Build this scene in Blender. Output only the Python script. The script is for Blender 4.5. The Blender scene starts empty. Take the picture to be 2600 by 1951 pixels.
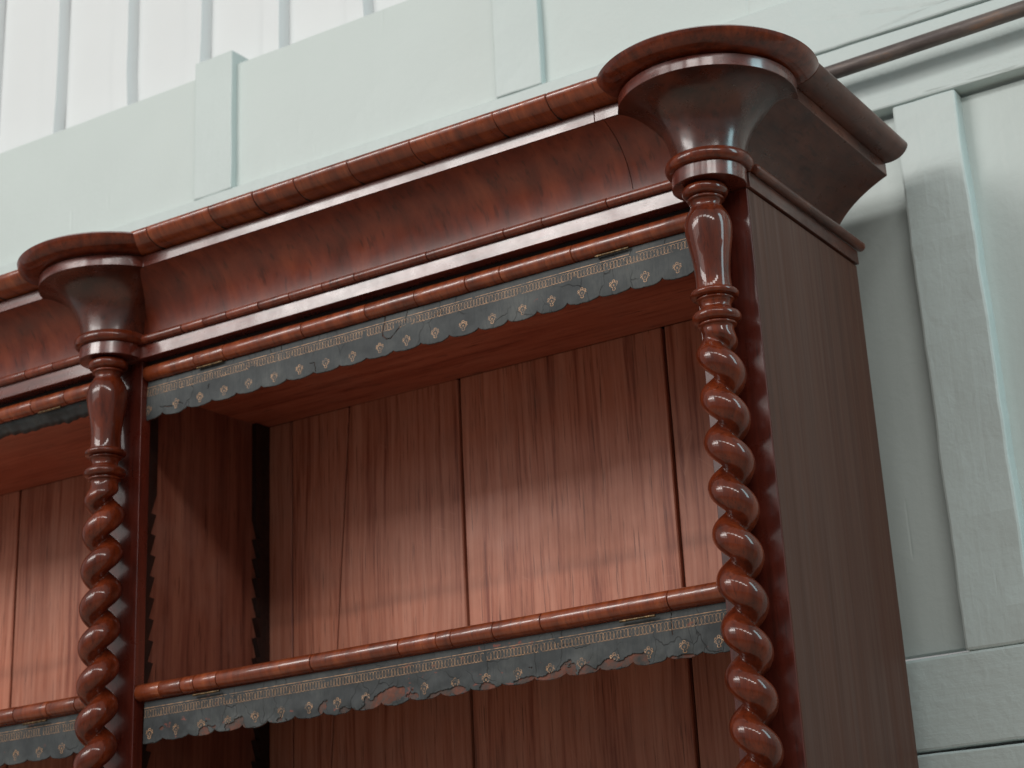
import bpy, bmesh, math, random
from mathutils import Vector, Matrix, noise
random.seed(7)
PI = math.pi
Z0 = 2.30            # case-top height above the floor; all z below are relative to it
sc = bpy.context.scene
COL = sc.collection

# ------------------------------------------------------------------ camera
cd = bpy.data.cameras.new('camera'); cam = bpy.data.objects.new('camera', cd); COL.objects.link(cam)
cd.sensor_fit = 'HORIZONTAL'; cd.sensor_width = 36.0
cd.lens = 4582.986 / 2600 * 36
cd.shift_x = (1300 - 1547.23) / 2600
cd.shift_y = (705.17 - 975.5) / 2600
cd.clip_start = 0.05; cd.clip_end = 200
r = Vector((0.85975065, 0.50631495, -0.06688788)); u = Vector((0.23496842, -0.27586062, 0.93203581)); f = Vector((-0.45345193, 0.81703494, 0.35613937))
m = Matrix((r, u, -f)).transposed().to_4x4(); m.translation = Vector((1.0359185, -2.3190422, -1.1037109 + Z0))
cam.matrix_world = m
cd.dof.use_dof = True; cd.dof.focus_distance = 2.62; cd.dof.aperture_fstop = 7.0
sc.camera = cam

# ------------------------------------------------------------------ world and light
w = bpy.data.worlds.new('World'); sc.world = w; w.use_nodes = True
bg = w.node_tree.nodes['Background']; bg.inputs[0].default_value = (1.0, 0.985, 0.97, 1); bg.inputs[1].default_value = 0.23
def area(name, loc, target, sx, sy, L, col):
    l = bpy.data.lights.new(name, 'AREA'); l.shape = 'RECTANGLE'; l.size = sx; l.size_y = sy
    l.energy = L * PI * sx * sy; l.color = col
    o = bpy.data.objects.new(name, l); COL.objects.link(o)
    o.location = (loc[0], loc[1], loc[2] + Z0)
    d = Vector(target) - Vector(loc); o.rotation_euler = d.to_track_quat('-Z', 'Y').to_euler()
    return o
WARM = (1.0, 0.97, 0.935)
# tall windows in the room in front of the bookcase, to the left: one lamp per pane
for x, wd, L in ((-1.75, .60, 9.5), (-2.50, .62, 10.0), (-3.45, .95, 9.0), (-4.60, .85, 5.0)):
    area('window_pane_light', (x, -3.5, 1.78), (x + .35, 0, 0.7), wd, .88, L, WARM)
    area('lower_pane_light', (x, -3.5, .80), (x + .35, 0, 0.4), wd, .95, L * .12, WARM)
# row of clerestory windows above them; right-hand panes added to fill the right wall
for x, L in ((-3.3, 3), (-2.0, 4), (-.7, 4), (.6, 6), (1.9, 9), (3.2, 10), (4.5, 10)):
    area('clerestory_and_fill_light', (x, -3.5, 2.75), (-.5, 0, 0.0), 1.0, .55, L, WARM)
area('side_window_light', (2.5, .18, 1.05), (0, -.05, .0),   .62, 1.9, 5.0, (0.56, 0.90, 0.98))
sc.view_settings.view_transform = 'Standard'; sc.view_settings.look = 'None'
sc.view_settings.exposure = 0.45; sc.view_settings.gamma = 1.0
sc.cycles.use_denoising = True
sc.cycles.max_bounces = 8

# ------------------------------------------------------------------ materials
def srgb(r_, g_, b_):
    c = lambda v: (v / 255 / 12.92) if v <= 10 else ((v / 255 + .055) / 1.055) ** 2.4
    return (c(r_), c(g_), c(b_), 1)
class NT:
    def __init__(s, name):
        s.m = bpy.data.materials.new(name); s.m.use_nodes = True; s.t = s.m.node_tree
        s.n = s.t.nodes; s.b = s.n['Principled BSDF']; s.tc = s.n.new('ShaderNodeTexCoord')
    def link(s, a, b): s.t.links.new(a, b)
    def mapc(s, scale=(1, 1, 1), rot=(0, 0, 0), vec=None):
        k = s.n.new('ShaderNodeMapping'); k.inputs['Scale'].default_value = scale; k.inputs['Rotation'].default_value = rot
        s.link(vec or s.tc.outputs['Object'], k.inputs['Vector']); return k.outputs[0]
    def noise(s, vec, scale, detail=4, rough=.55, dist=0, out='Fac'):
        k = s.n.new('ShaderNodeTexNoise'); k.inputs['Scale'].default_value = scale; k.inputs['Detail'].default_value = detail
        k.inputs['Roughness'].default_value = rough; k.inputs['Distortion'].default_value = dist
        s.link(vec, k.inputs['Vector']); return k.outputs[out]
    def ramp(s, fac, stops, interp='LINEAR'):
        k = s.n.new('ShaderNodeValToRGB'); e = k.color_ramp.elements; k.color_ramp.interpolation = interp
        while len(e) < len(stops): e.new(.5)
        for q, (p, c) in zip(e, stops):
            q.position = p; q.color = c if hasattr(c, '__len__') else (c, c, c, 1)
        s.link(fac, k.inputs[0]); return k.outputs[0]
    def mix(s, fac, a, b, mode='MIX'):
        k = s.n.new('ShaderNodeMix'); k.data_type = 'RGBA'; k.blend_type = mode
        for v, i in ((fac, 0), (a, 6), (b, 7)):
            if hasattr(v, 'is_linked'): s.link(v, k.inputs[i])
            else: k.inputs[i].default_value = v
        return k.outputs[2]
    def math(s, op, a, b=0.0, c=None):
        k = s.n.new('ShaderNodeMath'); k.operation = op
        for i, v in enumerate((a, b) if c is None else (a, b, c)):
            if hasattr(v, 'is_linked'): s.link(v, k.inputs[i])
            else: k.inputs[i].default_value = v
        return k.outputs[0]
    def sep(s):
        k = s.n.new('ShaderNodeSeparateXYZ'); s.link(s.tc.outputs['Object'], k.inputs[0]); return k.outputs
    def rand(s):
        k = s.n.new('ShaderNodeObjectInfo'); return k.outputs['Random']
    def hsv(s, col, v=None, sat=None):
        k = s.n.new('ShaderNodeHueSaturation'); s.link(col, k.inputs['Color'])
        if v is not None: s.link(v, k.inputs['Value'])
        if sat is not None: k.inputs['Saturation'].default_value = sat
        return k.outputs[0]
    def bump(s, h, strength, dist, normal=None):
        k = s.n.new('ShaderNodeBump'); k.inputs['Strength'].default_value = strength; k.inputs['Distance'].default_value = dist
        s.link(h, k.inputs['Height'])
        if normal is not None: s.link(normal, k.inputs['Normal'])
        return k.outputs[0]
    def voro(s, vec, scale, feat='DISTANCE_TO_EDGE'):
        k = s.n.new('ShaderNodeTexVoronoi'); k.feature = feat; k.inputs['Scale'].default_value = scale
        s.link(vec, k.inputs['Vector']); return k.outputs[0]
    def set(s, **kw):
        for n_, v in kw.items():
            i = s.b.inputs[n_.replace('_', ' ')]
            if hasattr(v, 'is_linked'): s.link(v, i)
            else: i.default_value = v
        return s.m

def polished(name, dark, mid, light, grain, figure=1.0, rough=.22, coat=.5, piece=.0, bmp=.035, spec=.5, crough=.10, tint=(.84, .84, .74, 1), bigv=(1, 1, 1)):
    """French-polished mahogany. grain = scale vector: small along the grain."""
    t = NT(name)
    rnd = t.rand()
    off = t.n.new('ShaderNodeCombineXYZ'); t.link(t.math('MULTIPLY', rnd, 7.0), off.inputs[0]); t.link(t.math('MULTIPLY', rnd, 3.0), off.inputs[2])
    va = t.n.new('ShaderNodeVectorMath'); va.operation = 'ADD'; t.link(t.tc.outputs['Object'], va.inputs[0]); t.link(off.outputs[0], va.inputs[1])
    P = va.outputs[0]
    g = t.noise(t.mapc(grain, vec=P), 1.0, 6, .62, .35)
    big = t.noise(t.mapc(bigv, vec=P), 7.0, 4, .6, 1.4 if bigv[2] == 1 else .3)
    k = t.math('ADD', t.math('MULTIPLY', g, .55), t.math('MULTIPLY', big, .45 * figure + .0))
    k = t.math('ADD', k, .225 * (1 - figure))
    c = t.ramp(k, ((.33, dark), (.50, mid), (.68, light)))
    if piece:
        v = t.math('ADD', t.math('MULTIPLY', rnd, piece), 1.0 - piece / 2)
        c = t.hsv(c, v)
    # fine dark pores
    p = t.noise(t.mapc(tuple(q * 5 for q in grain), vec=P), 1.0, 2, .5)
    c = t.mix(t.ramp(p, ((.30, .45), (.42, 0.0))), c, tuple(q * .35 for q in dark[:3]) + (1,))
    c = t.mix(1.0, c, tint, 'MULTIPLY')
    # rubbed and grimy patches
    wv = t.noise(t.mapc(bigv, vec=P), 23, 5, .65)
    ro = t.ramp(wv, ((.35, rough * .75), (.7, rough * 1.6)))
    b = t.bump(t.math('ADD', t.math('MULTIPLY', g, .5), t.math('MULTIPLY', t.noise(P, 60, 2), .5)), bmp, .004)
    return t.set(Base_Color=c, Roughness=ro, Coat_Weight=coat, Coat_Roughness=crough, Normal=b, Specular_IOR_Level=spec)

DK, MD, LT = srgb(34, 10, 7), srgb(84, 29, 19), srgb(128, 52, 31)
GX = (4, 60, 60); GZ = (60, 60, 3); GYc = (60, 5, 60)
M = {}
M['frieze'] = polished('mahogany_flame', srgb(66, 23, 13), srgb(116, 46, 27), srgb(150, 70, 43), (22, 9, 4), .7, .38, .4, crough=.35)
M['flat_x'] = polished('mahogany_long_grain', srgb(64, 24, 19), srgb(100, 42, 33), srgb(126, 58, 45), GX, .7, .27, .75, spec=.5, crough=.13, bmp=.012)
M['cross'] = polished('mahogany_crossbanded', srgb(76, 28, 13), srgb(134, 60, 32), srgb(172, 90, 52), (46, 8, 8), .55, .34, .8, piece=.30, crough=.05, spec=.35)
M['bead'] = polished('mahogany_bead', srgb(72, 26, 17), srgb(120, 54, 37), srgb(152, 76, 54), (46, 8, 8), .5, .26, .4, piece=.3, crough=.15)
M['turned'] = polished('mahogany_turned', srgb(58, 20, 10), srgb(108, 44, 23), srgb(146, 66, 36), (60, 60, 8), .75, .34, .75, crough=.04, spec=.15, tint=(.76, .70, .56, 1))
M['bell'] = polished('mahogany_bell', srgb(36, 14, 9), srgb(70, 29, 19), srgb(102, 46, 30), (20, 20, 14), 1.1, .28, .5, crough=.16)
M['pilaster'] = polished('mahogany_pilaster', srgb(56, 19, 15), srgb(90, 34, 26), srgb(112, 46, 34), GZ, .5, .30, .7, crough=.17, spec=.35)
M['side'] = polished('mahogany_side', srgb(76, 41, 29), srgb(88, 50, 36), srgb(97, 57, 42), (70, 70, 0.8), .5, .42, .15, crough=.3, spec=.3, tint=(.78, .74, .68, 1), bigv=(2.2, 2.2, .06))
M['side_mould'] = polished('mahogany_side_moulding', srgb(50, 24, 18), srgb(88, 48, 37), srgb(116, 66, 50), (30, 6, 30), .9, .34, .3, crough=.25, bmp=.015, spec=.3, tint=(.80, .72, .62, 1))

def plain(name, col, rough=.6, **kw):
    t = NT(name); return t.set(Base_Color=col, Roughness=rough, **kw)
M['dark'] = plain('dark_backing', srgb(20, 11, 9), .8)  # darkness of cracks and gaps is put into this backing colour

def pine(name, dark, mid, light, grain, stain=False):
    t = NT(name); rnd = t.rand()
    off = t.n.new('ShaderNodeCombineXYZ'); t.link(t.math('MULTIPLY', rnd, 9.0), off.inputs[0])
    va = t.n.new('ShaderNodeVectorMath'); va.operation = 'ADD'; t.link(t.tc.outputs['Object'], va.inputs[0]); t.link(off.outputs[0], va.inputs[1])
    P = va.outputs[0]
    wob = t.noise(P, 2.2, 3, .5, 0, 'Color')
    v2 = t.n.new('ShaderNodeVectorMath'); v2.operation = 'MULTIPLY_ADD'; t.link(wob, v2.inputs[0]); v2.inputs[1].default_value = (.03, .03, .03); t.link(P, v2.inputs[2])
    g1 = t.noise(t.mapc(grain, vec=v2.outputs[0]), 1.0, 3, .6, .2)
    g2 = t.noise(t.mapc(tuple(q * 3.1 for q in grain), vec=v2.outputs[0]), 1.0, 3, .6)
    k = t.math('ADD', t.math('MULTIPLY', g1, .62), t.math('MULTIPLY', g2, .38))
    c = t.ramp(k, ((.34, dark), (.47, mid), (.62, light)))
    c = t.hsv(c, t.math('ADD', t.math('MULTIPLY', rnd, .28), .86))
    # dark pores
    p = t.noise(t.mapc(tuple(q * 7 for q in grain), vec=P), 1.0, 2)
    c = t.mix(t.ramp(p, ((.30, .75), (.38, 0.0))), c, srgb(62, 24, 14))
    kn = t.voro(t.mapc((3.3, 3.3, 1.3), vec=P), 1.0, 'F1')
    c = t.mix(t.ramp(kn, ((.0, .8), (.035, .5), (.06, 0.0))), c, srgb(56, 24, 15))
    # dusty bloom, grime
    d = t.noise(P, 9, 5, .65)
    c = t.mix(t.ramp(d, ((.45, 0.0), (.75, .35))), c, srgb(150, 112, 98))
    if stain:
        X, Y, Zc = t.sep()
        wb = t.math('MULTIPLY', t.math('SUBTRACT', t.noise(t.mapc((3, 1, 1)), 2.0, 3), .5), .022)
        z = t.math('ADD', t.math('SUBTRACT', Zc, Z0), wb)
        # mark left by an older shelf: sharp lower edge, fading upward
        up = t.math('ADD', z, .447)
        a = t.n.new('ShaderNodeMapRange'); a.interpolation_type = 'SMOOTHSTEP'; t.link(up, a.inputs[0])
        a.inputs[1].default_value = -.012; a.inputs[2].default_value = .012
        b_ = t.n.new('ShaderNodeMapRange'); t.link(up, b_.inputs[0]); b_.inputs[1].default_value = .030; b_.inputs[2].default_value = .004
        s_ = t.math('MULTIPLY', t.math('MULTIPLY', a.outputs[0], b_.outputs[0]), t.ramp(t.noise(t.mapc((5, 1, 9)), 1.5, 3), ((.3, .25), (.65, .9))))
        c = t.mix(t.math('MULTIPLY', s_, .34), c, srgb(52, 34, 30))
        # pale scratches
        sv = t.voro(t.mapc((38, 1, 7), (0, .55, 0)), 1.0)
        ms = t.math('MULTIPLY', t.ramp(sv, ((.0, 1.0), (.006, 0.0))), t.ramp(t.noise(P, 6, 2), ((.54, 0.0), (.62, .6))))
        c = t.mix(ms, c, srgb(196, 140, 118))
    b = t.bump(g2, .12, .004)
    return t.set(Base_Color=c, Roughness=t.ramp(d, ((.3, .42), (.7, .6))), Normal=b)
M['back'] = pine('stained_pine_back', srgb(134, 68, 48), srgb(178, 112, 87), srgb(194, 132, 108), (62, 62, 1.5), True)
M['ceil'] = pine('stained_pine_ceiling', srgb(122, 58, 41), srgb(160, 90, 67), srgb(176, 108, 84), (2.2, 30, 30))
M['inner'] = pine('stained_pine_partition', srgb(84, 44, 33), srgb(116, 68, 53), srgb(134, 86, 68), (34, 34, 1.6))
M['rack'] = polished('dark_rack', srgb(20, 9, 7), srgb(36, 17, 12), srgb(52, 26, 19), GZ, .5, .55, 0)

def leather(name, wear):
    t = NT(name); X, Y, Zc = t.sep()
    g = t.noise(t.mapc((1, 1, 1)), 12, 5, .65)
    c = t.ramp(g, ((.3, srgb(48, 51, 53)), (.52, srgb(65, 69, 70)), (.72, srgb(84, 87, 86))))
    fine = t.noise(t.mapc((260, 1, 40)), 1.0, 2)
    c = t.mix(t.ramp(fine, ((.35, .35), (.5, 0.0))), c, srgb(48, 54, 58))
    wv = t.noise(t.tc.outputs['Object'], 18, 3, .6, 0, 'Color')
    v2 = t.n.new('ShaderNodeVectorMath'); v2.operation = 'MULTIPLY_ADD'; t.link(wv, v2.inputs[0]); v2.inputs[1].default_value = (.05, .0, .05); t.link(t.tc.outputs['Object'], v2.inputs[2])
    cr = t.voro(t.mapc((22, 1, 12), vec=v2.outputs[0]), 1.0)
    msk = t.ramp(t.noise(t.mapc((1, 1, 1)), 9, 3), ((.50 - wear * .08, 0.0), (.60, 1.0)))
    crk = t.math('MULTIPLY', t.ramp(cr, ((.0, 1.0), (.013, 0.0))), msk)
    c = t.mix(t.math('MULTIPLY', crk, .6), c, srgb(30, 28, 28))
    red = t.ramp(t.noise(t.mapc((1, 1, 1.6)), 34, 4, .7), ((.70 - wear * .05, 0.0), (.74 - wear * .05, 1.0)))
    c = t.mix(t.math('MULTIPLY', red, .8), c, srgb(128, 72, 60))
    hh = t.math('SUBTRACT', t.math('ADD', t.math('MULTIPLY', t.noise(t.mapc((1, 1, 1)), 70, 3), .35), t.math('MULTIPLY', t.noise(t.mapc((240, 1, 30)), 1.0, 2), .25)), t.math('MULTIPLY', crk, 1.0))
    return t.set(Base_Color=c, Roughness=.62, Normal=t.bump(hh, .55, .002), Specular_IOR_Level=.35)
M['leather'] = leather('blue_grey_leather', 0.0)
M['leather_worn'] = leather('worn_blue_grey_leather', 1.0)
def underlay():
    t = NT('suede_backing'); g = t.noise(t.mapc((1, 1, 1)), 40, 5, .7)
    c = t.ramp(g, ((.36, srgb(62, 62, 62)), (.50, srgb(88, 70, 64)), (.58, srgb(106, 66, 54)), (.7, srgb(124, 80, 66))))
    return t.set(Base_Color=c, Roughness=.85, Normal=t.bump(g, .5, .002))
M['under'] = underlay()
def gilt():
    t = NT('rubbed_gilt'); g = t.noise(t.mapc((1, 1, 1)), 130, 3, .7)
    c = t.ramp(g, ((.36, srgb(92, 86, 80)), (.50, srgb(160, 126, 98)), (.7, srgb(202, 160, 120))))
    return t.set(Base_Color=c, Roughness=.5, Metallic=.15)
M['gilt'] = gilt()
def brass():
    t = NT('tarnished_brass'); g = t.noise(t.mapc((1, 1, 1)), 160, 4, .6)
    c = t.ramp(g, ((.35, srgb(58, 48, 34)), (.55, srgb(104, 84, 58)), (.72, srgb(150, 120, 84))))
    return t.set(Base_Color=c, Roughness=.42, Metallic=.7)
M['brass'] = brass()

def paint(name, col, grain, amt=1.0, rough=.42):
    t = NT(name)
    rnd = t.rand(); off = t.n.new('ShaderNodeCombineXYZ'); t.link(t.math('MULTIPLY', rnd, 5.0), off.inputs[0]); t.link(t.math('MULTIPLY', rnd, 9.0), off.inputs[2])
    va = t.n.new('ShaderNodeVectorMath'); va.operation = 'ADD'; t.link(t.tc.outputs['Object'], va.inputs[0]); t.link(off.outputs[0], va.inputs[1])
    P = va.outputs[0]
    g = t.noise(t.mapc(grain, vec=P), 1.0, 4, .6, .6)
    l = t.noise(P, 28, 4, .6, .5)
    hi = t.noise(P, 3, 3)
    c = t.mix(t.ramp(hi, ((.3, 0.0), (.7, .55))), col, tuple(q * .93 for q in col[:3]) + (1,))
    # flaked scars, dents
    sv = t.voro(t.mapc(tuple(q * .10 for q in grain), (0, .3, 0), P), 1.0)
    sc_ = t.math('MULTIPLY', t.ramp(sv, ((.0, 1.0), (.02, 0.0))), t.ramp(t.noise(P, 5, 2), ((.60, 0.0), (.66, 1.0))))
    h = t.math('ADD', t.math('MULTIPLY', g, .28), t.math('ADD', t.math('MULTIPLY', l, .55), t.math('MULTIPLY', t.noise(P, 70, 3, .6), .25)))
    h = t.math('SUBTRACT', h, t.math('MULTIPLY', sc_, .5))
    return t.set(Base_Color=c, Roughness=rough, Normal=t.bump(h, .42 * amt, .006))
MINT = (0.565, 0.640, 0.622, 1)
M['mint_v'] = paint('mint_paint_upright', MINT, (70, 70, 5), .75)
M['mint_h'] = paint('mint_paint_rail', MINT, (5, 70, 70))
M['mint_p'] = paint('mint_paint_panel', (0.57, 0.642, 0.620, 1), (60, 60, 3), .6)
M['white'] = paint('white_painted_sheet', (0.72, 0.755, 0.76, 1), (3, 3, 3), .12, .4)
def pipe_mat():
    t = NT('tarnished_copper'); g = t.noise(t.mapc((9, 40, 40)), 1.0, 5, .7)
    c = t.ramp(g, ((.40, srgb(84, 74, 72)), (.56, srgb(108, 97, 92)), (.66, srgb(130, 104, 88)), (.74, srgb(188, 112, 66))))
    return t.set(Base_Color=c, Roughness=t.ramp(g, ((.4, .5), (.7, .35))), Metallic=.12, Normal=t.bump(g, .15, .003))
M['pipe'] = pipe_mat()
M['floor'] = plain('floor_boards', (0.46, 0.40, 0.33, 1), .6)

# ------------------------------------------------------------------ mesh helpers
def put(name, verts, faces, mat, parent=None, smooth=None):
    me = bpy.data.meshes.new(name)
    me.from_pydata([(v[0], v[1], v[2] + Z0) for v in verts], [], faces)
    me.materials.append(M[mat]); me.validate(); me.update()
    bm = bmesh.new(); bm.from_mesh(me); bmesh.ops.recalc_face_normals(bm, faces=bm.faces); bm.to_mesh(me); bm.free()
    if smooth is not None:
        me.polygons.foreach_set('use_smooth', [True] * len(me.polygons))
        me.set_sharp_from_angle(angle=math.radians(smooth))
    o = bpy.data.objects.new(name, me); COL.objects.link(o)
    if parent is not None:
        o.parent = parent; o.matrix_parent_inverse = parent.matrix_world.inverted()
    return o
def thing(name, label, cat, loc, group=None):
    o = bpy.data.objects.new(name, None); COL.objects.link(o); o.empty_display_size = .1
    o.location = (loc[0], loc[1], loc[2] + Z0); o.matrix_world = Matrix.Translation(o.location)
    o['label'] = label; o['category'] = cat
    if group: o['group'] = group
    return o
def bevel(o, wd=.0012, seg=2):
    b = o.modifiers.new('bevel', 'BEVEL'); b.width = wd; b.segments = seg; b.limit_method = 'ANGLE'; b.angle_limit = math.radians(40)
    b.harden_normals = False
    return o
def box(name, x0, x1, y0, y1, z0, z1, mat, parent=None, bv=.0012):
    V = [(x, y, z) for x in (x0, x1) for y in (y0, y1) for z in (z0, z1)]
    F = [(0, 1, 3, 2), (4, 6, 7, 5), (0, 4, 5, 1), (2, 3, 7, 6), (0, 2, 6, 4), (1, 5, 7, 3)]
    o = put(name, V, F, mat, parent)
    return bevel(o, bv) if bv else o
def sweep(name, prof, a0, a1, axis, mat, parent=None, smooth=35, n=1, wob=None, bv=0):
    """closed profile (list of (p,z)) extruded along x (p=y) or along y (p=x)"""
    V = []; F = []; k = len(prof)
    for i in range(n + 1):
        a = a0 + (a1 - a0) * i / n
        for p, z in prof:
            dp = dz = 0
            if wob: dp, dz = wob(a, p, z)
            V.append((a, p + dp, z + dz) if axis == 'x' else (p + dp, a, z + dz))
    for i in range(n):
        for j in range(k):
            F.append((i * k + j, i * k + (j + 1) % k, (i + 1) * k + (j + 1) % k, (i + 1) * k + j))
    F.append(tuple(range(k))); F.append(tuple(range(n * k, n * k + k)))
    o = put(name, V, F, mat, parent, smooth)
    if bv: bevel(o, bv, 2)
    return o
def lathe(name, prof, cx, cy, mat, parent=None, seg=96, smooth=45, cap=True, lean=(0, 0)):
    V = []; F = []; k = len(prof)
    for i in range(seg):
        a = 2 * PI * i / seg; c, s = math.cos(a), math.sin(a)
        V += [(cx + lean[0] * z + r_ * c, cy + lean[1] * z + r_ * s, z) for r_, z in prof]
    for i in range(seg):
        j = (i + 1) % seg
        for q in range(k - 1): F.append((i * k + q, j * k + q, j * k + q + 1, i * k + q + 1))
    if cap:
        F.append(tuple(i * k for i in range(seg))); F.append(tuple(i * k + k - 1 for i in range(seg)))
    return put(name, V, F, mat, parent, smooth)
def arc(cy, cz, r_, a0, a1, n=12):
    return [(cy + r_ * math.cos(math.radians(a0 + (a1 - a0) * i / n)), cz + r_ * math.sin(math.radians(a0 + (a1 - a0) * i / n))) for i in range(n + 1)]

# ------------------------------------------------------------------ setting
fl = put('floor', [(-9, -9, -Z0), (9, -9, -Z0), (9, 3, -Z0), (-9, 3, -Z0)], [(0, 1, 2, 3)], 'floor'); fl['kind'] = 'structure'

D = .423; W = 1.2424; XL = -2.5848
# ---- painted panelled wall
def board(name, x0, x1, y0, y1, z0, z1, mat, parent, ch=.004, jit=.0010, step=.03, seed=0):
    """painted timber with softened, slightly knocked edges"""
    bm = bmesh.new()
    nx = max(1, int((x1 - x0) / step)); nz = max(1, int((z1 - z0) / step))
    me = None
    V = {}
    def v(i, j, y, ix, iz):
        return bm.verts.new((x0 + (x1 - x0) * i / nx, y, z0 + (z1 - z0) * j / nz))
    g = [[v(i, j, y0, 0, 0) for j in range(nz + 1)] for i in range(nx + 1)]
    b = [[v(i, j, y1, 0, 0) if i in (0, nx) or j in (0, nz) else None for j in range(nz + 1)] for i in range(nx + 1)]
    for i in range(nx):
        for j in range(nz): bm.faces.new((g[i][j], g[i + 1][j], g[i + 1][j + 1], g[i][j + 1]))
    for i in range(nx):
        for j in (0, nz): bm.faces.new((g[i][j], b[i][j], b[i + 1][j], g[i + 1][j]))
    for j in range(nz):
        for i in (0, nx): bm.faces.new((g[i][j], g[i][j + 1], b[i][j + 1], b[i][j]))
    for row in g:
        for q in row:
            p = q.co * 9 + Vector((seed, seed * 3, 0))
            d = noise.noise_vector(p) * jit + noise.noise_vector(p * 4) * jit * .5
            q.co += d
    bmesh.ops.recalc_face_normals(bm, faces=bm.faces)
    vs = [tuple(q.co) for q in bm.verts]; bm.verts.index_update(); fs = [tuple(q.index for q in fc.verts) for fc in bm.faces]; bm.free()
    o = put(name, vs, fs, mat, parent)
    return bevel(o, ch, 2)
wall = thing('panelled_wall', 'pale mint green painted timber wall of posts, rails and recessed panels', 'wall', (-.9, .55, -Z0))
YF = .50; YP = .532
board('rail', -2.9, 1.3, YF + .001, .60, .3035, .4495, 'mint_h', wall, .004, .0012, seed=1)
board('rail', -2.9, 1.3, YF - .0015, .60, .4520, .5795, 'mint_h', wall, .004, .0012, seed=2)
board('rail', -2.9, 1.3, YF, .60, -.8165, -.6705, 'mint_h', wall, .005, .0014, seed=3)
board('rail', -2.9, 1.3, YF - .004, .60, -1.02, -.8215, 'mint_h', wall, .004, .0012, seed=4)
board('rail', -2.9, 1.3, YF, .60, -Z0, -1.025, 'mint_h', wall, .004, .0012, .08, seed=5)
for i in range(-1, 2):       # uprights below the top rail
    x = .074 + .826 * i
    if i == -1: continue
    board('post', x, x + .118, YF - .0005, .60, -.6690, .3020, 'mint_v', wall, .005, .0026, seed=7 + i)
for i in range(3):           # uprights above it
    x = -1.592 + .826 * i
    board('post', x, x + .112, YF + .0005, .60, .5805, .930, 'mint_v', wall, .003, .0012, seed=12 + i)
board('panel', -2.9, .13, YP, .56, -.66, .295, 'mint_p', wall, .001, .0008, .06, seed=20)
board('panel', .135, 1.3, YP, .56, -.66, .295, 'mint_p', wall, .001, .0008, .06, seed=21)
xs = [-2.9, -1.535, -.710, .116, 1.3]
for i in range(4):
    board('panel', xs[i] + .002, xs[i + 1] - .002, YP - .014, .575, .575, .9, 'mint_p', wall, .002, .0008, .06, seed=24 + i)
# ---- white ribbed metal sheet above the panelling
sheet = thing('ribbed_sheet', 'bright white ribbed metal sheeting above the mint wall at upper left', 'sheeting', (-1.2, .58, .9))
xr0 = -2.331 - .2405 * 2 - .010
for i in range(12):
    x = xr0 + .2405 * i
    sweep('sheet_strip', [(.585, .84), (.600, .84), (.600, 1.75), (.585, 1.75)], x, x + .179, 'x', 'white', sheet, None)
    V = []; F = []
    n = 10
    for j in range(n + 1):
        z = .84 + .91 * j / n
        dx = .004 * noise.noise(Vector((x, z * 4, 0))) if j > 1 else .006 * math.sin(i * 2.3 + j)
        for (px_, py) in ((.179, .5848), (.184, .556), (.232, .556), (.2405, .5848)):
            V.append((x + px_ + dx, py, z))
    for j in range(n):
        for q in range(3): F.append((j * 4 + q, j * 4 + q + 1, (j + 1) * 4 + q + 1, (j + 1) * 4 + q))
    rb = put('rib', V, F, 'white', sheet, 30)
    sm = rb.modifiers.new('thick', 'SOLIDIFY'); sm.thickness = .001; sm.offset = -1
    bevel(rb, .003, 2)
# ---- copper pipe
V = []; F = []
n = 40; k = 20; R_ = .0140
for i in range(n + 1):
    x = -2.3 + 3.4 * i / n; z = .3835 + .0218 * (x + .01) - .0
    zz = z if x > -.3 else .3835 + .0218 * (-.29)
    for j in range(k):
        a = 2 * PI * j / k
        V.append((x, .455 + R_ * math.cos(a), zz - .0035 + R_ * math.sin(a)))
for i in range(n):
    for j in range(k): F.append((i * k + j, i * k + (j + 1) % k, (i + 1) * k + (j + 1) % k, (i + 1) * k + j))
F.append(tuple(range(k))); F.append(tuple(range(n * k, n * k + k)))
pp = put('copper_pipe', V, F, 'pipe', None, 40)
pp['label'] = 'thin tarnished copper pipe running along the mint wall behind the cornice'; pp['category'] = 'pipe'

# ------------------------------------------------------------------ the bookcase
bc = thing('bookcase', 'polished mahogany bookcase with barley twist columns and deep cornice', 'bookcase', (-1.29, .21, -Z0))
# carcass
box('side_panel', -.020, 0, .0015, D, -1.3, -.0100, 'side', bc, .0008)
box('side_panel', XL, XL + .020, .0015, D, -1.3, -.0100, 'side', bc, .0008)
box('base', XL - .02, .03, -.11, D, -Z0, -1.3, 'side', bc, .003)
box('pilaster', -.1000, -.0012, 0, .024, -1.3, -.0085, 'pilaster', bc, .0012)
box('pilaster', -W - .1, -W, 0, .024, -1.3, -.0085, 'pilaster', bc, .0012)
box('partition', -1.2978, -1.2866, .024, .392, -1.3, -.012, 'inner', bc, 0)
box('inner_side', -.085, -.0565, .024, .392, -1.3, -.012, 'inner', bc, 0)
box('inner_side', XL + .02, XL + .03, .024, .392, -1.3, -.012, 'inner', bc, 0)
# bay ceilings
box('ceiling_board', -1.2860, -.0860, .0285, .3915, -.042, -.030, 'ceil', bc, 0)
box('ceiling_board', XL + .031, -1.2985, .0285, .3915, -.042, -.030, 'ceil', bc, 0)
box('carcass_top', XL + .001, -.001, .03, .42, -.0285, -.012, 'dark', bc, 0)
box('back_core', XL + .021, -.0205, .4085, .4215, -1.3, -.0295, 'dark', bc, 0)
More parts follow.
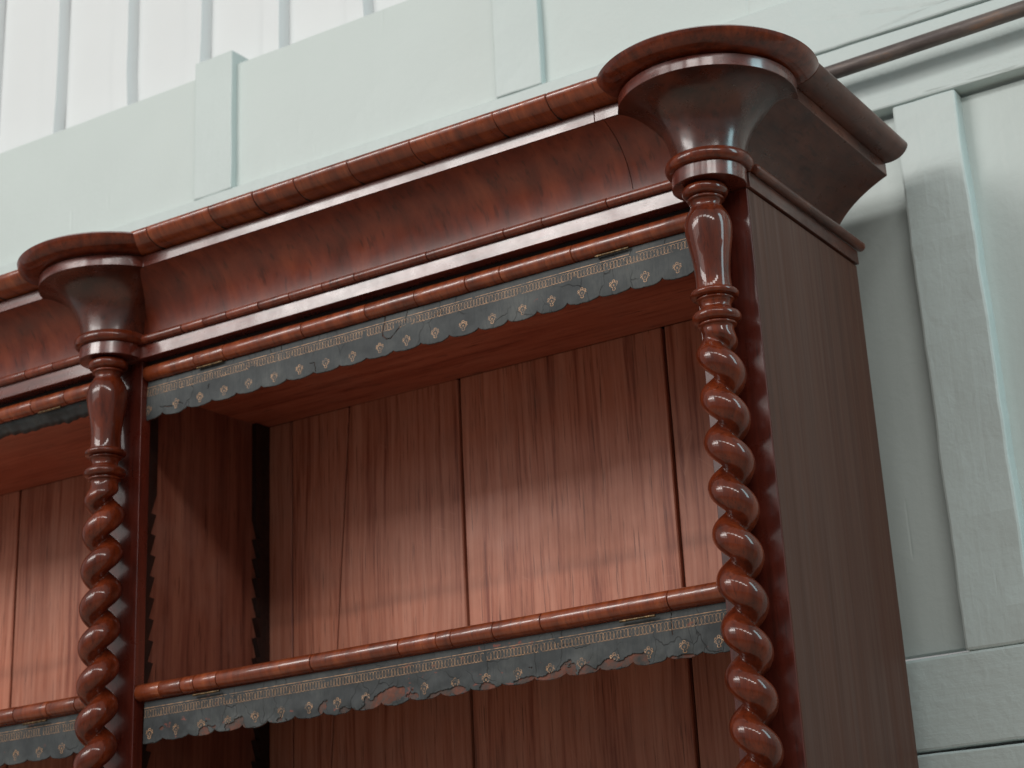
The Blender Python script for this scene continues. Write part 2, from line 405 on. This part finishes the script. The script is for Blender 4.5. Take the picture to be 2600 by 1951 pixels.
# back planks, each its own board; the joint of the second and third wanders
def plank(xa0, xa1, xb0, xb1, dy=0.0):
    """xa: left edge at top/bottom, xb: right edge at top/bottom"""
    zt, zb = -.0425, -1.299; n = 24; V = []; F = []
    for i in range(n + 1):
        z = zt + (zb - zt) * i / n; s = i / n
        wl = .0012 * noise.noise(Vector((xa0 * 7, z * 5, 1))); wr = .0012 * noise.noise(Vector((xb0 * 7, z * 5, 1)))
        a = xa0 + (xa1 - xa0) * s + wl; b = xb0 + (xb1 - xb0) * s + wr
        yy = .393 + dy
        V += [(a, yy + .012, z), (a, yy + .002, z), (a + .002, yy, z), (b - .002, yy, z), (b, yy + .002, z), (b, yy + .012, z)]
    for i in range(n):
        for j in range(5): F.append((i * 6 + j, i * 6 + j + 1, (i + 1) * 6 + j + 1, (i + 1) * 6 + j))
        F.append((i * 6 + 5, i * 6, (i + 1) * 6, (i + 1) * 6 + 5))
    F.append(tuple(range(6))); F.append(tuple(range(n * 6, n * 6 + 6)))
    return put('back_plank', V, F, 'back', bc, 30)
plank(-1.286, -1.286, -1.2215, -1.2215, .001)
plank(-1.2185, -1.2185, -1.0745, -1.180)
plank(-1.0715, -1.1768, -.8150, -.8150, -.001)
plank(-.8095, -.8095, -.3715, -.3715)
plank(-.3655, -.3655, -.0860, -.0860, .001)
for a, b in ((-1.298, -1.405), (-1.408, -1.62), (-1.625, -1.98), (-1.985, -2.30), (-2.304, XL + .031)):
    plank(b, b, a, a, random.uniform(-.001, .001))
# toothed shelf racks in the corners
def rack(x0, x1, yflat, ytip, ztop, teeth0, pitch, n):
    d = 1 if ytip > yflat else -1
    P = [(yflat, ztop), (ytip, ztop), (ytip, teeth0 + pitch)]
    z = teeth0 + pitch
    for i in range(n):
        P += [(ytip - d * .0135, teeth0 - i * pitch + .002), (ytip + d * random.uniform(-.001, .001), teeth0 - i * pitch)]
    zb = teeth0 - n * pitch
    P += [(ytip - d * .013, zb), (yflat, zb)]
    V = [(x, y, z) for x in (x0, x1) for y, z in P]; k = len(P)
    F = [tuple(range(k)), tuple(range(k, 2 * k))] + [(j, (j + 1) % k, k + (j + 1) % k, k + j) for j in range(k)]
    o = put('toothed_rack', V, F, 'rack', bc)
    return o
rack(-1.2864, -1.275, .026, .0785, -.0425, -.278, .0384, 24)
rack(-1.2864, -1.275, .3915, .352, -.0425, -.278, .0384, 24)
rack(-1.3094, -1.298, .026, .0785, -.0425, -.278, .0384, 24)
rack(-1.3094, -1.298, .3915, .352, -.0425, -.278, .0384, 24)

# top rail, fascia, frieze, fillet
FX0, FX1 = XL, -.045
box('top_rail', FX0, -.1005, .014, .030, -.046, -.0083, 'dark', bc, 0)
sweep('fascia', [(-.012, -.0078), (-.012, .0172), (.06, .0172), (.06, -.0078)], FX0, FX1, 'x', 'flat_x', bc, 30, 1, None, .0010)
def bez(p0, p1, p2, p3, n=24):
    return [tuple((1 - t) ** 3 * p0[c] + 3 * (1 - t) ** 2 * t * p1[c] + 3 * (1 - t) * t * t * p2[c] + t ** 3 * p3[c] for c in (0, 1)) for t in [i / n for i in range(n + 1)]]
cav = bez((.004, .0345), (.001, .074), (-.018, .116), (-.0765, .1368))
cav_end = bez((.036, .0345), (.034, .058), (.006, .104), (-.0765, .1368))
XC = -.1985     # old shrinkage crack across the frieze veneer
sweep('frieze', cav + [(.10, .1372), (.10, .0345)], FX0, -W - .02, 'x', 'frieze', bc, 30)
sweep('frieze', cav + [(.10, .1372), (.10, .0345)], -W - .0195, XC - .0006, 'x', 'frieze', bc, 30)
sweep('frieze', cav + [(.10, .1372), (.10, .0345)], XC + .0006, FX1, 'x', 'frieze', bc, 30)
sweep('fillet', [(-.077, .1376), (-.077, .1585), (-.070, .1588), (-.070, .1604), (.10, .1604), (.10, .1376)], FX0, -W - .0197, 'x', 'flat_x', bc, 30, 1, None, .0012)
sweep('fillet', [(-.0765, .1376), (-.0765, .1585), (-.070, .1588), (-.070, .1604), (.10, .1604), (.10, .1376)], -W - .0193, -.2153, 'x', 'flat_x', bc, 30, 1, None, .0012)
sweep('fillet', [(-.0772, .1376), (-.0772, .1585), (-.070, .1588), (-.070, .1604), (.10, .1604), (.10, .1376)], -.2145, FX1, 'x', 'flat_x', bc, 30, 1, None, .0012)
box('cornice_top', FX0, .060, -.060, D - .002, .1610, .1920, 'dark', bc, 0)  # unseen board over the cornice, added to block light

TOR = [(-.060, .1614), (-.086, .1616), (-.0945, .1630), (-.1020, .1655), (-.1085, .1692), (-.1140, .1740), (-.1180, .1795), (-.1200, .1850), (-.1190, .1895), (-.1160, .1925), (-.1115, .1938), (-.060, .1938)]
def round_piece(name, x0, x1, cy, cz, r_, mat, gap=.0006, parent=None):
    rj = r_ + random.uniform(-.00025, .00025)
    n = 22; V = []; F = []
    secs = [(x0 + gap, rj - .0012), (x0 + gap + .0006, rj - .0003), (x0 + gap + .002, rj), (x1 - gap - .002, rj), (x1 - gap - .0006, rj - .0003), (x1 - gap, rj - .0012)]
    for x, rr in secs:
        for i in range(n):
            a = 2 * PI * i / n
            V.append((x, cy + rr * math.cos(a), cz + rr * math.sin(a)))
    for s in range(len(secs) - 1):
        for j in range(n): F.append((s * n + j, s * n + (j + 1) % n, (s + 1) * n + (j + 1) % n, (s + 1) * n + j))
    F.append(tuple(range(n))); F.append(tuple(range((len(secs) - 1) * n, len(secs) * n)))
    return put(name, V, F, mat, parent or bc, 40)
def run(name, cuts, cy, cz, r_, mat, core=True, parent=None):
    if core:
        n = 16; V = []; F = []
        for x in (cuts[0] + .002, cuts[-1] - .002):
            for i in range(n):
                a = 2 * PI * i / n; V.append((x, cy + (r_ - .0018) * math.cos(a), cz + (r_ - .0018) * math.sin(a)))
        for j in range(n): F.append((j, (j + 1) % n, n + (j + 1) % n, n + j))
        F += [tuple(range(n)), tuple(range(n, 2 * n))]
        put(name + '_core', V, F, 'dark', parent or bc, 40)
    for a, b in zip(cuts[:-1], cuts[1:]): round_piece(name, a, b, cy, cz, r_, mat, random.choice((.0002, .0005, .0008)), parent)
CUTS = [XL, -2.44, -2.31, -2.20, -2.05, -1.93, -1.80, -1.66, -1.53, -1.42, -1.29, -1.125, -.979, -.879, -.787, -.672, -.543, -.378, -.277, -.11]
sweep('cornice_core', [(p + .0016, z) if i < 8 else (p + .0016, z - .0012) for i, (p, z) in enumerate(TOR)], CUTS[0] + .002, CUTS[-1], 'x', 'dark', bc, 40)
for a, b in zip(CUTS[:-1], CUTS[1:]):
    g = random.choice((.0003, .0006, .0009)); j = random.uniform(-.0003, .0003)
    V = []; F = []; k = len(TOR)
    for x, sh in ((a + g, .0011), (a + g + .0007, .0002), (a + g + .002, 0), (b - g - .002, 0), (b - g - .0007, .0002), (b - g, .0011)):
        V += [(x, p + j + sh, z + (sh if z < .175 else -sh) * .6) for p, z in TOR]
    for s_ in range(5):
        for q in range(k): F.append((s_ * k + q, s_ * k + (q + 1) % k, (s_ + 1) * k + (q + 1) % k, (s_ + 1) * k + q))
    F += [tuple(range(k)), tuple(range(5 * k, 6 * k))]
    put('cornice_veneer', V, F, 'cross', bc, 40)
run('bead_veneer', [XL, -2.40, -2.2, -2.05, -1.88, -1.74, -1.60, -1.525, -1.452, -1.36, -1.27, -1.129, -1.077, -1.023, -.949, -.879, -.806, -.736, -.585, -.43, -.356, -.235, -.07], -.0150, .0258, .0086, 'bead')
ROD = .0146
run('rod_veneer', [-1.2405, -1.118, -1.049, -.870, -.732, -.627, -.524, -.455, -.318, -.1005], .012, -.0312, ROD, 'cross')
run('rod_veneer', [XL + .1, -2.3, -2.12, -1.9, -1.73, -1.613, -1.528, -1.441, -1.3435], .012, -.0312, ROD, 'cross')

# mouldings on the right-hand end
SX = [(-p, z) for p, z in cav_end]
sweep('end_fascia', [(.0045, -.0078), (.0045, .0172), (-.03, .0172), (-.03, -.0078)], .002, D + .001, 'y', 'side_mould', bc, 30, 1, None, .0008)
sweep('end_frieze', [(p, z) for i, (p, z) in enumerate(SX)] + [(-.10, .1372), (-.10, .0345)], .000, D - .004, 'y', 'side_mould', bc, 30)
sweep('end_fillet', [(.0765, .1376), (.0765, .1606), (-.03, .1606), (-.03, .1376)], .030, D - .001, 'y', 'side_mould', bc, 30, 1, None, .0012)
sweep('end_cornice', [(-p, z) for p, z in TOR], .050, D + .002, 'y', 'side_mould', bc, 40, 1, None, .002)
sweep('end_bead', arc(.0080, .0262, .0088, -180, 180, 18)[:-1], .016, D + .012, 'y', 'side_mould', bc, 40, 1, None, .003)

# ---- capitals
def capital(cx, cy, lx, ex):
    LN = dict(lean=(lx, .10))      # the turned blocks tip back slightly
    cp = lathe('capital', bez((.0575, .040), (.0605, .088), (.086, .130), (.1405, .1370), 30), cx, cy, 'bell', bc, 128, 40, **LN)
    lathe('drum', [(.0567, -.0066), (.0575, -.0058), (.0575, .0172), (.0567, .0180)], cx, cy, 'flat_x', cp, 128, 35, **LN)
    lathe('ring', [(.0575 + .0112 * math.cos(a), .0292 + .0112 * math.sin(a)) for a in [-PI / 2 + PI * i / 18 for i in range(19)]], cx, cy, 'turned', cp, 128, 45, **LN)
    lathe('rim', [(.1392, .1371), (.1405, .1384), (.1405, .1572), (.1392, .1580), (.1340, .1582), (.1340, .1614)], cx, cy, 'flat_x', cp, 144, 35, **LN)
    lathe('torus', [(-p + .0565 + ex - (0 if z < .188 else .003), z - (0 if z < .186 else .0018)) for p, z in TOR], cx, cy, 'turned', cp, 144, 45, **LN)
capital(-.0495, -.0275, .02, 0)
capital(-1.2930, -.0280, -.045, .006)

# ---- barley twist columns
def twist_table(h, rt, pitch, n=180):
    tab = []
    for i in range(n + 1):
        ph = PI * i / n; best = 0
        pts = [(h * math.cos(t), h * math.sin(t), pitch * t / (2 * PI)) for t in [-PI * 1.6 + PI * 3.2 * q / 300 for q in range(301)]]
        lo, hi = .001, .045
        for _ in range(22):
            md = (lo + hi) / 2; x, y = md * math.cos(ph), md * math.sin(ph)
            d2 = min((x - a) ** 2 + (y - b) ** 2 + c * c for a, b, c in pts)
            if d2 <= rt * rt: lo = md
            else: hi = md
        tab.append(lo)
    for _ in range(7): tab = [(tab[abs(i - 7)] + tab[abs(i - 3)] + tab[i] + tab[n - abs(n - i - 3)] + tab[n - abs(n - i - 7)]) / 5 if 0 < i < n else tab[i] for i in range(n + 1)]
    return tab
TWIST = twist_table(.0130, .0228, .067)
def column(cx, cy, th0, zref, pitch, hand):
    prof = []
    def pt(r_, z): prof.append((r_, z))
    pt(.024, -.0083); 
    for i in range(13):
        a = PI / 2 - PI * i / 12; pt(.0262 + .0092 * math.cos(a), -.0180 + .0096 * math.sin(a))
    pt(.0270, -.0280); 
    for i in range(7):
        a = PI / 2 - PI * i / 6; pt(.0262 + .0022 * math.cos(a), -.0310 + .0024 * math.sin(a))
    pt(.0240, -.0355); pt(.0226, -.0385); pt(.0222, -.0410); pt(.0226, -.0432); pt(.0252, -.0440); pt(.0258, -.0455); pt(.0258, -.0465)
    for r_, z in ((.0278, -.0490), (.0305, -.0535), (.0330, -.0590), (.0349, -.0655), (.0359, -.0720), (.0361, -.0785), (.0355, -.0870), (.0342, -.0970), (.0323, -.1080), (.0303, -.1190), (.0287, -.1300), (.0274, -.1410), (.0267, -.1510), (.0266, -.1600), (.0270, -.1680), (.0277, -.1740), (.0283, -.1770)): pt(r_, z)
    for i in range(9):
        a = PI / 2 - PI * i / 8; pt(.0315 + .0052 * math.cos(a), -.1840 + .0054 * math.sin(a))
    pt(.0285, -.1900)
    for i in range(6):
        a = PI / 2 - PI * i / 5; pt(.0270 + .0018 * math.cos(a), -.1925 + .0020 * math.sin(a))
    pt(.0240, -.1985); pt(.0231, -.2030); pt(.0234, -.2070); pt(.0262, -.2095); pt(.0268, -.2115)
    for i in range(9):
        a = PI / 2 - PI * i / 8; pt(.0288 + .0082 * math.cos(a), -.2205 + .0082 * math.sin(a))
    pt(.0280, -.2292)
    for i in range(6):
        a = PI / 2 - PI * i / 5; pt(.0272 + .0022 * math.cos(a), -.2320 + .0024 * math.sin(a))
    pt(.0250, -.2355); pt(.0240, -.2385)
    seg = 72; V = []; F = []
    rings = [(r_, z, 0.0) for r_, z in prof]
    z = -.2400
    zend = -1.19
    while z > zend:
        s = min(1.0, (-.2385 - z) / .038); s = s * s * (3 - 2 * s)
        rings.append((None, z, s)); z -= .0020
    for r_, z in ((.030, -1.195), (.036, -1.205), (.036, -1.22), (.030, -1.23), (.045, -1.25), (.045, -1.2995)): rings.append((r_, z, 0))
    for r_, z, s in rings:
        for i in range(seg):
            a = 2 * PI * i / seg
            rr = r_
            if r_ is None:
                ph = a - (math.radians(th0) + hand * 2 * PI * (zref - z) / pitch)
                ph = abs((ph + PI) % (2 * PI) - PI) / PI * 180; i0 = min(int(ph), 179)
                rt = TWIST[i0] + (TWIST[i0 + 1] - TWIST[i0]) * (ph - i0)
                rr = .0240 * (1 - s) + rt * s
            V.append((cx + rr * math.cos(a), cy + rr * math.sin(a), z))
    k = len(rings)
    for i in range(k - 1):
        for j in range(seg): F.append((i * seg + j, i * seg + (j + 1) % seg, (i + 1) * seg + (j + 1) % seg, (i + 1) * seg + j))
    F.append(tuple(range(seg))); F.append(tuple(range((k - 1) * seg, k * seg)))
    return put('twist_column', V, F, 'turned', bc, 50)
column(-.0515, -.042, 205.5, -.4102, .0671, +1)
column(-1.2860, -.042, 225.6, -.3300, .0666, -1)

# ------------------------------------------------------------------ shelves with leather dust flaps
def ribbon(pts, wd, closed=False):
    """flat stroke in the x-z plane -> quads"""
    out = []; n = len(pts)
    L = []; Rr = []
    for i, p in enumerate(pts):
        a = pts[(i - 1) % n] if (closed or i > 0) else p; b = pts[(i + 1) % n] if (closed or i < n - 1) else p
        tx, tz = b[0] - a[0], b[1] - a[1]; l = math.hypot(tx, tz) or 1
        nx, nz = -tz / l * wd / 2, tx / l * wd / 2
        L.append((p[0] + nx, p[1] + nz)); Rr.append((p[0] - nx, p[1] - nz))
    rng = range(n) if closed else range(n - 1)
    for i in rng:
        j = (i + 1) % n; out.append((L[i], L[j], Rr[j], Rr[i]))
    return out
def smooth_path(P, k=4):
    out = []
    for i in range(len(P) - 1):
        p0, p1, p2, p3 = P[max(i - 1, 0)], P[i], P[i + 1], P[min(i + 2, len(P) - 1)]
        for j in range(k):
            t = j / k
            out.append(tuple(.5 * (2 * p1[c] + (p2[c] - p0[c]) * t + (2 * p0[c] - 5 * p1[c] + 4 * p2[c] - p3[c]) * t * t + (3 * p1[c] - p0[c] - 3 * p2[c] + p3[c]) * t ** 3) for c in (0, 1)))
    out.append(P[-1]); return out
MOTIF = []
for sg in (1, -1):
    for P in (((.0000, -.0098), (.0022, -.0085), (.0018, -.0062), (.0012, -.0050), (.0026, -.0038), (.0042, -.0024), (.0040, .0002), (.0052, .0014), (.0064, .0004), (.0058, -.0010)),
              ((.0012, .0052), (.0030, .0036), (.0044, .0022), (.0058, .0030), (.0058, .0052), (.0042, .0060), (.0034, .0050)),
              ((.0000, .0098), (.0016, .0086), (.0020, .0070), (.0008, .0058), (.0000, .0052))):
        MOTIF += ribbon(smooth_path([(sg * a * 1.18, b * .90) for a, b in P]), .00100)
MOTIF += ribbon([(.0011 * math.cos(a), -.0005 + .0013 * math.sin(a)) for a in [2 * PI * i / 8 for i in range(8)]], .0009, True)

def valance(name, x0, x1, ztop, cuspx, wear, seed, slits=(), label=None, y0=.015, skew=0.0, patches=()):
    """leather flap: printed gilt border, scalloped and ragged lower edge"""
    PT = .05755
    def bottom(x):
        fr = ((x - cuspx) / PT) % 1.0; q = 1 - (2 * fr - 1) ** 2
        kk = math.floor((x - cuspx) / PT); rn = math.sin(kk * 12.9898 + seed * 7.1) * 43758.5453; rn -= math.floor(rn)
        return ztop - .0640 - (.0060 + .0026 * rn) * math.sqrt(max(q, 0)) + .0022 * (1 - q) ** 6 * rn + .0011 * noise.noise(Vector((x * 95, seed, 0))) + .0006 * noise.noise(Vector((x * 300, seed, 5)))
    def ysurf(x, t):
        return y0 + .0016 * noise.noise(Vector((x * 7, t * .8, seed))) + (.0022 + .0036 * wear) * t * t * noise.noise(Vector((x * 38, t * 2.0, seed + 3))) + .0012 * wear * t * noise.noise(Vector((x * 110, t * 5, seed + 9)))
    dx = .0013; nx = int((x1 - x0) / dx); nz = 50
    def build(nm, off, hole, mat, thick, parent):
        V = []; F = []
        for i in range(nx + 1):
            x = x0 + (x1 - x0) * i / nx; zb = bottom(x)
            for j in range(nz + 1):
                t = j / nz; z = ztop + (zb - ztop) * t
                xx = x + skew * t * max(0, 1 - (x - x0) / .05)
                lift = 0
                if hole: lift = -.0022 * wear * max(0, hole(x, z, t) + .14) * (1 if t > .35 else 0)
                V.append((xx, ysurf(x, t) - off + lift, z))
        for i in range(nx):
            for j in range(nz):
                if hole:
                    x = x0 + (x1 - x0) * (i + .5) / nx; t = (j + .5) / nz; z = ztop + (bottom(x) - ztop) * t
                    if hole(x, z, t) > 0: continue
                    if any_slit(x, z): continue
                a = i * (nz + 1) + j; F.append((a, a + 1, a + nz + 2, a + nz + 1))
        used = sorted({q for fc in F for q in fc}); mp = {q: n_ for n_, q in enumerate(used)}
        o = put(nm, [V[q] for q in used], [tuple(mp[q] for q in fc) for fc in F], mat, parent, 60)
        s = o.modifiers.new('thick', 'SOLIDIFY'); s.thickness = thick; s.offset = 1.0 if False else 0
        return o
    def any_slit(x, z):
        for P, wd in slits:
            for (ax, az), (bx, bz) in zip(P[:-1], P[1:]):
                dx_, dz_ = bx - ax, bz - az; t = max(0, min(1, ((x - ax) * dx_ + (z - az) * dz_) / (dx_ * dx_ + dz_ * dz_)))
                if math.hypot(x - ax - t * dx_, z - az - t * dz_) < wd * (1 - .5 * t): return True
        return False
    def hole(x, z, t):
        h = noise.fractal(Vector((x * 26, z * 30, seed)), .9, 2.1, 5) * .55 + .25 * noise.noise(Vector((x * 6, 0, seed + 2)))
        for px_, pz, rx, rz, a in patches:
            e = ((x - px_) / rx) ** 2 + ((ztop - z - pz) / rz) ** 2
            if e < 6: h += a * math.exp(-e)
        lim = 1.25 - wear * (.42 + 1.65 * max(0, t - .42)) 
        if t < .36: lim += .8
        return h - lim * .62
    base = build(name, 0.0, None, 'under', .0016, bc)
    if label: base['label'] = label
    top = build('leather', .0016, hole, 'leather_worn' if wear > .3 else 'leather', .0007, base)
    # gilt tooling, left out wherever the leather is gone
    V = []; F = []
    def stamp(quads, ox, oz, drop=0.0):
        for q in quads:
            cx = sum(p[0] for p in q) / 4 + ox; cz = sum(p[1] for p in q) / 4 + oz
            if cx < x0 + .001 or cx > x1 - .001: continue
            zb = bottom(cx); t = (ztop - cz) / (ztop - zb)
            if t > .985 or hole(cx, cz, t) > -.01 or any_slit(cx, cz): continue
            if noise.noise(Vector((cx * 60, cz * 60, seed + 7))) > .58 - drop: continue
            b = len(V)
            for p in q:
                xx, zz = p[0] + ox, p[1] + oz; tt = (ztop - zz) / (ztop - zb)
                lf = -.0022 * wear * max(0, hole(xx, zz, tt) + .14) * (1 if tt > .35 else 0)
                V.append((xx + skew * tt * max(0, 1 - (xx - x0) / .05), ysurf(xx, tt) - .0016 - .00075 + lf, zz))
            F.append((b, b + 1, b + 2, b + 3))
    zl = ztop - .0108
    step = .006; n = int((x1 - x0) / step)
    for i in range(n): stamp(ribbon([(x0 + i * step, zl), (x0 + (i + 1) * step, zl)], .0011), 0, 0)
    for zz, wd in ((ztop - .0270, .0003),):
        for i in range(n): stamp(ribbon([(x0 + i * step, zz), (x0 + (i + 1) * step, zz)], wd), 0, 0, .1)
    zc = ztop - .0204; p2 = .00610
    for i in range(int((x1 - x0) / p2) + 1):
        cx = x0 + i * p2
        E = [(.0042 * math.cos(2 * PI * j / 16), .0062 * math.sin(2 * PI * j / 16)) for j in range(16)]
        stamp(ribbon(E, .00062, True), cx, zc, .08)
        stamp(ribbon([(-.0004, 0), (.0004, 0)], .0014), cx + p2 / 2, zc - .0040, .1)
        stamp(ribbon([(-.0004, 0), (.0004, 0)], .0014), cx + p2 / 2, zc + .0040, .1)
    k = math.ceil((x0 - cuspx) / PT - .5)
    while cuspx + (k + .5) * PT < x1:
        if cuspx + (k + .5) * PT > x0 + .004: stamp(MOTIF, cuspx + (k + .5) * PT + random.uniform(-.001, .001), ztop - .0545 + random.uniform(-.001, .001), -.1)
        k += 1
    put('gilt_tooling', V, F, 'gilt', base)
    return base
def hinge(x0, x1, z, y=.006):
    n = 5; h = None
    for i in range(n):
        a = x0 + (x1 - x0) * i / n + .0003; b = x0 + (x1 - x0) * (i + 1) / n - .0003
        o = sweep('hinge_knuckle' if h else 'hinge', arc(y, z, .0020, -180, 180, 12)[:-1], a, b, 'x', 'brass', h or bc, 40)
        if h is None: h = o

ZV1 = -.0470
valance('valance', -1.2395, -.1015, ZV1, -.6256, .12, 3.0,
        slits=((((-.6985, -.0465), (-.699, -.058), (-.7045, -.074), (-.704, -.083)), .0013), (((-.7045, -.080), (-.697, -.0885), (-.688, -.089), (-.676, -.080), (-.664, -.0705)), .0012),
               (((-.6515, -.048), (-.655, -.060), (-.657, -.070)), .0008), (((-1.093, -.082), (-1.096, -.090)), .0009), (((-1.165, -.100), (-1.152, -.106)), .0008),
               (((-.862, -.095), (-.851, -.096), (-.850, -.113)), .0008), (((-.925, -.047), (-.926, -.060)), .0008), (((-1.205, -.100), (-1.18, -.104)), .0007)),
        label='grey leather flap hanging under the cornice, least worn, with gilt border', skew=-.012)
hinge(-1.116, -1.056, -.0480, .0075); hinge(-.278, -.217, -.0485, .0075)
# middle shelf
def shelf(x0, x1, zc, cuts):
    s = box('shelf', x0, x1, .012, .3905, zc - .0110, zc + .0110, 'ceil', bc, 0)
    run('nosing_veneer', cuts, .012, zc, ROD, 'cross', True, s)
    return s
shelf(-1.2744, -.0870, -.6094, [-1.2412, -1.185, -1.137, -1.107, -1.057, -.856, -.679, -.606, -.578, -.500, -.413, -.193, -.1005])
ZV2 = -.6255
valance('valance', -1.2300, -.1010, ZV2, -.5530, .78, 11.0, slits=((((-.195, -.628), (-.197, -.64), (-.1965, -.66)), .0007),),
        label='badly peeled grey leather flap hanging under the middle shelf',
        patches=((-.700, .053, .020, .010, .8), (-.725, .060, .018, .008, .6), (-.845, .056, .010, .010, .55), (-.800, .066, .014, .006, .5), (-.660, .064, .012, .007, .6), (-.615, .065, .018, .006, .7),
                 (-.572, .063, .014, .008, .6), (-.523, .066, .016, .006, .6), (-.455, .066, .022, .005, .6), (-.395, .067, .018, .005, .7), (-.345, .062, .010, .008, .6), (-.300, .064, .016, .006, .7), (-.262, .060, .012, .009, .75), (-.175, .067, .015, .005, .5), (-1.19, .050, .007, .006, .6), (-1.135, .042, .010, .003, .5)))
hinge(-1.113, -1.054, -.6295); hinge(-.2788, -.2184, -.6290)
# left-hand bay
shelf(XL + .032, -1.3100, -.6094, [XL + .1, -2.31, -2.12, -1.95, -1.8, -1.66, -1.534, -1.452, -1.383, -1.3435])
valance('valance', XL + .105, -1.3445, ZV2, -1.4520, .35, 23.0, label='grey leather flap under the shelf of the left bay')
hinge(-1.515, -1.456, -.6290)
# remnant of a torn-off flap in the left bay
V = []; F = []
x = XL + .11; xs_ = []
while x < -1.345: xs_.append(x); x += .0022
for x in xs_:
    zb = -.0640 - .006 * noise.noise(Vector((x * 12, 2, 2))) - .004 * noise.noise(Vector((x * 70, 2, 6))) - .004
    for t in (0, .33, .66, 1): V.append((x, .016 + .022 * t + .001 * noise.noise(Vector((x * 40, t, 4))), -.0455 + (zb + .0455) * t))
for i in range(len(xs_) - 1):
    for j in range(3):
        a = i * 4 + j; F.append((a, a + 1, a + 5, a + 4))
rm = put('torn_valance_strip', V, F, 'leather_worn', bc, 50); rm.modifiers.new('thick', 'SOLIDIFY').thickness = .0014
hinge(-1.515, -1.456, -.0485, .0075)
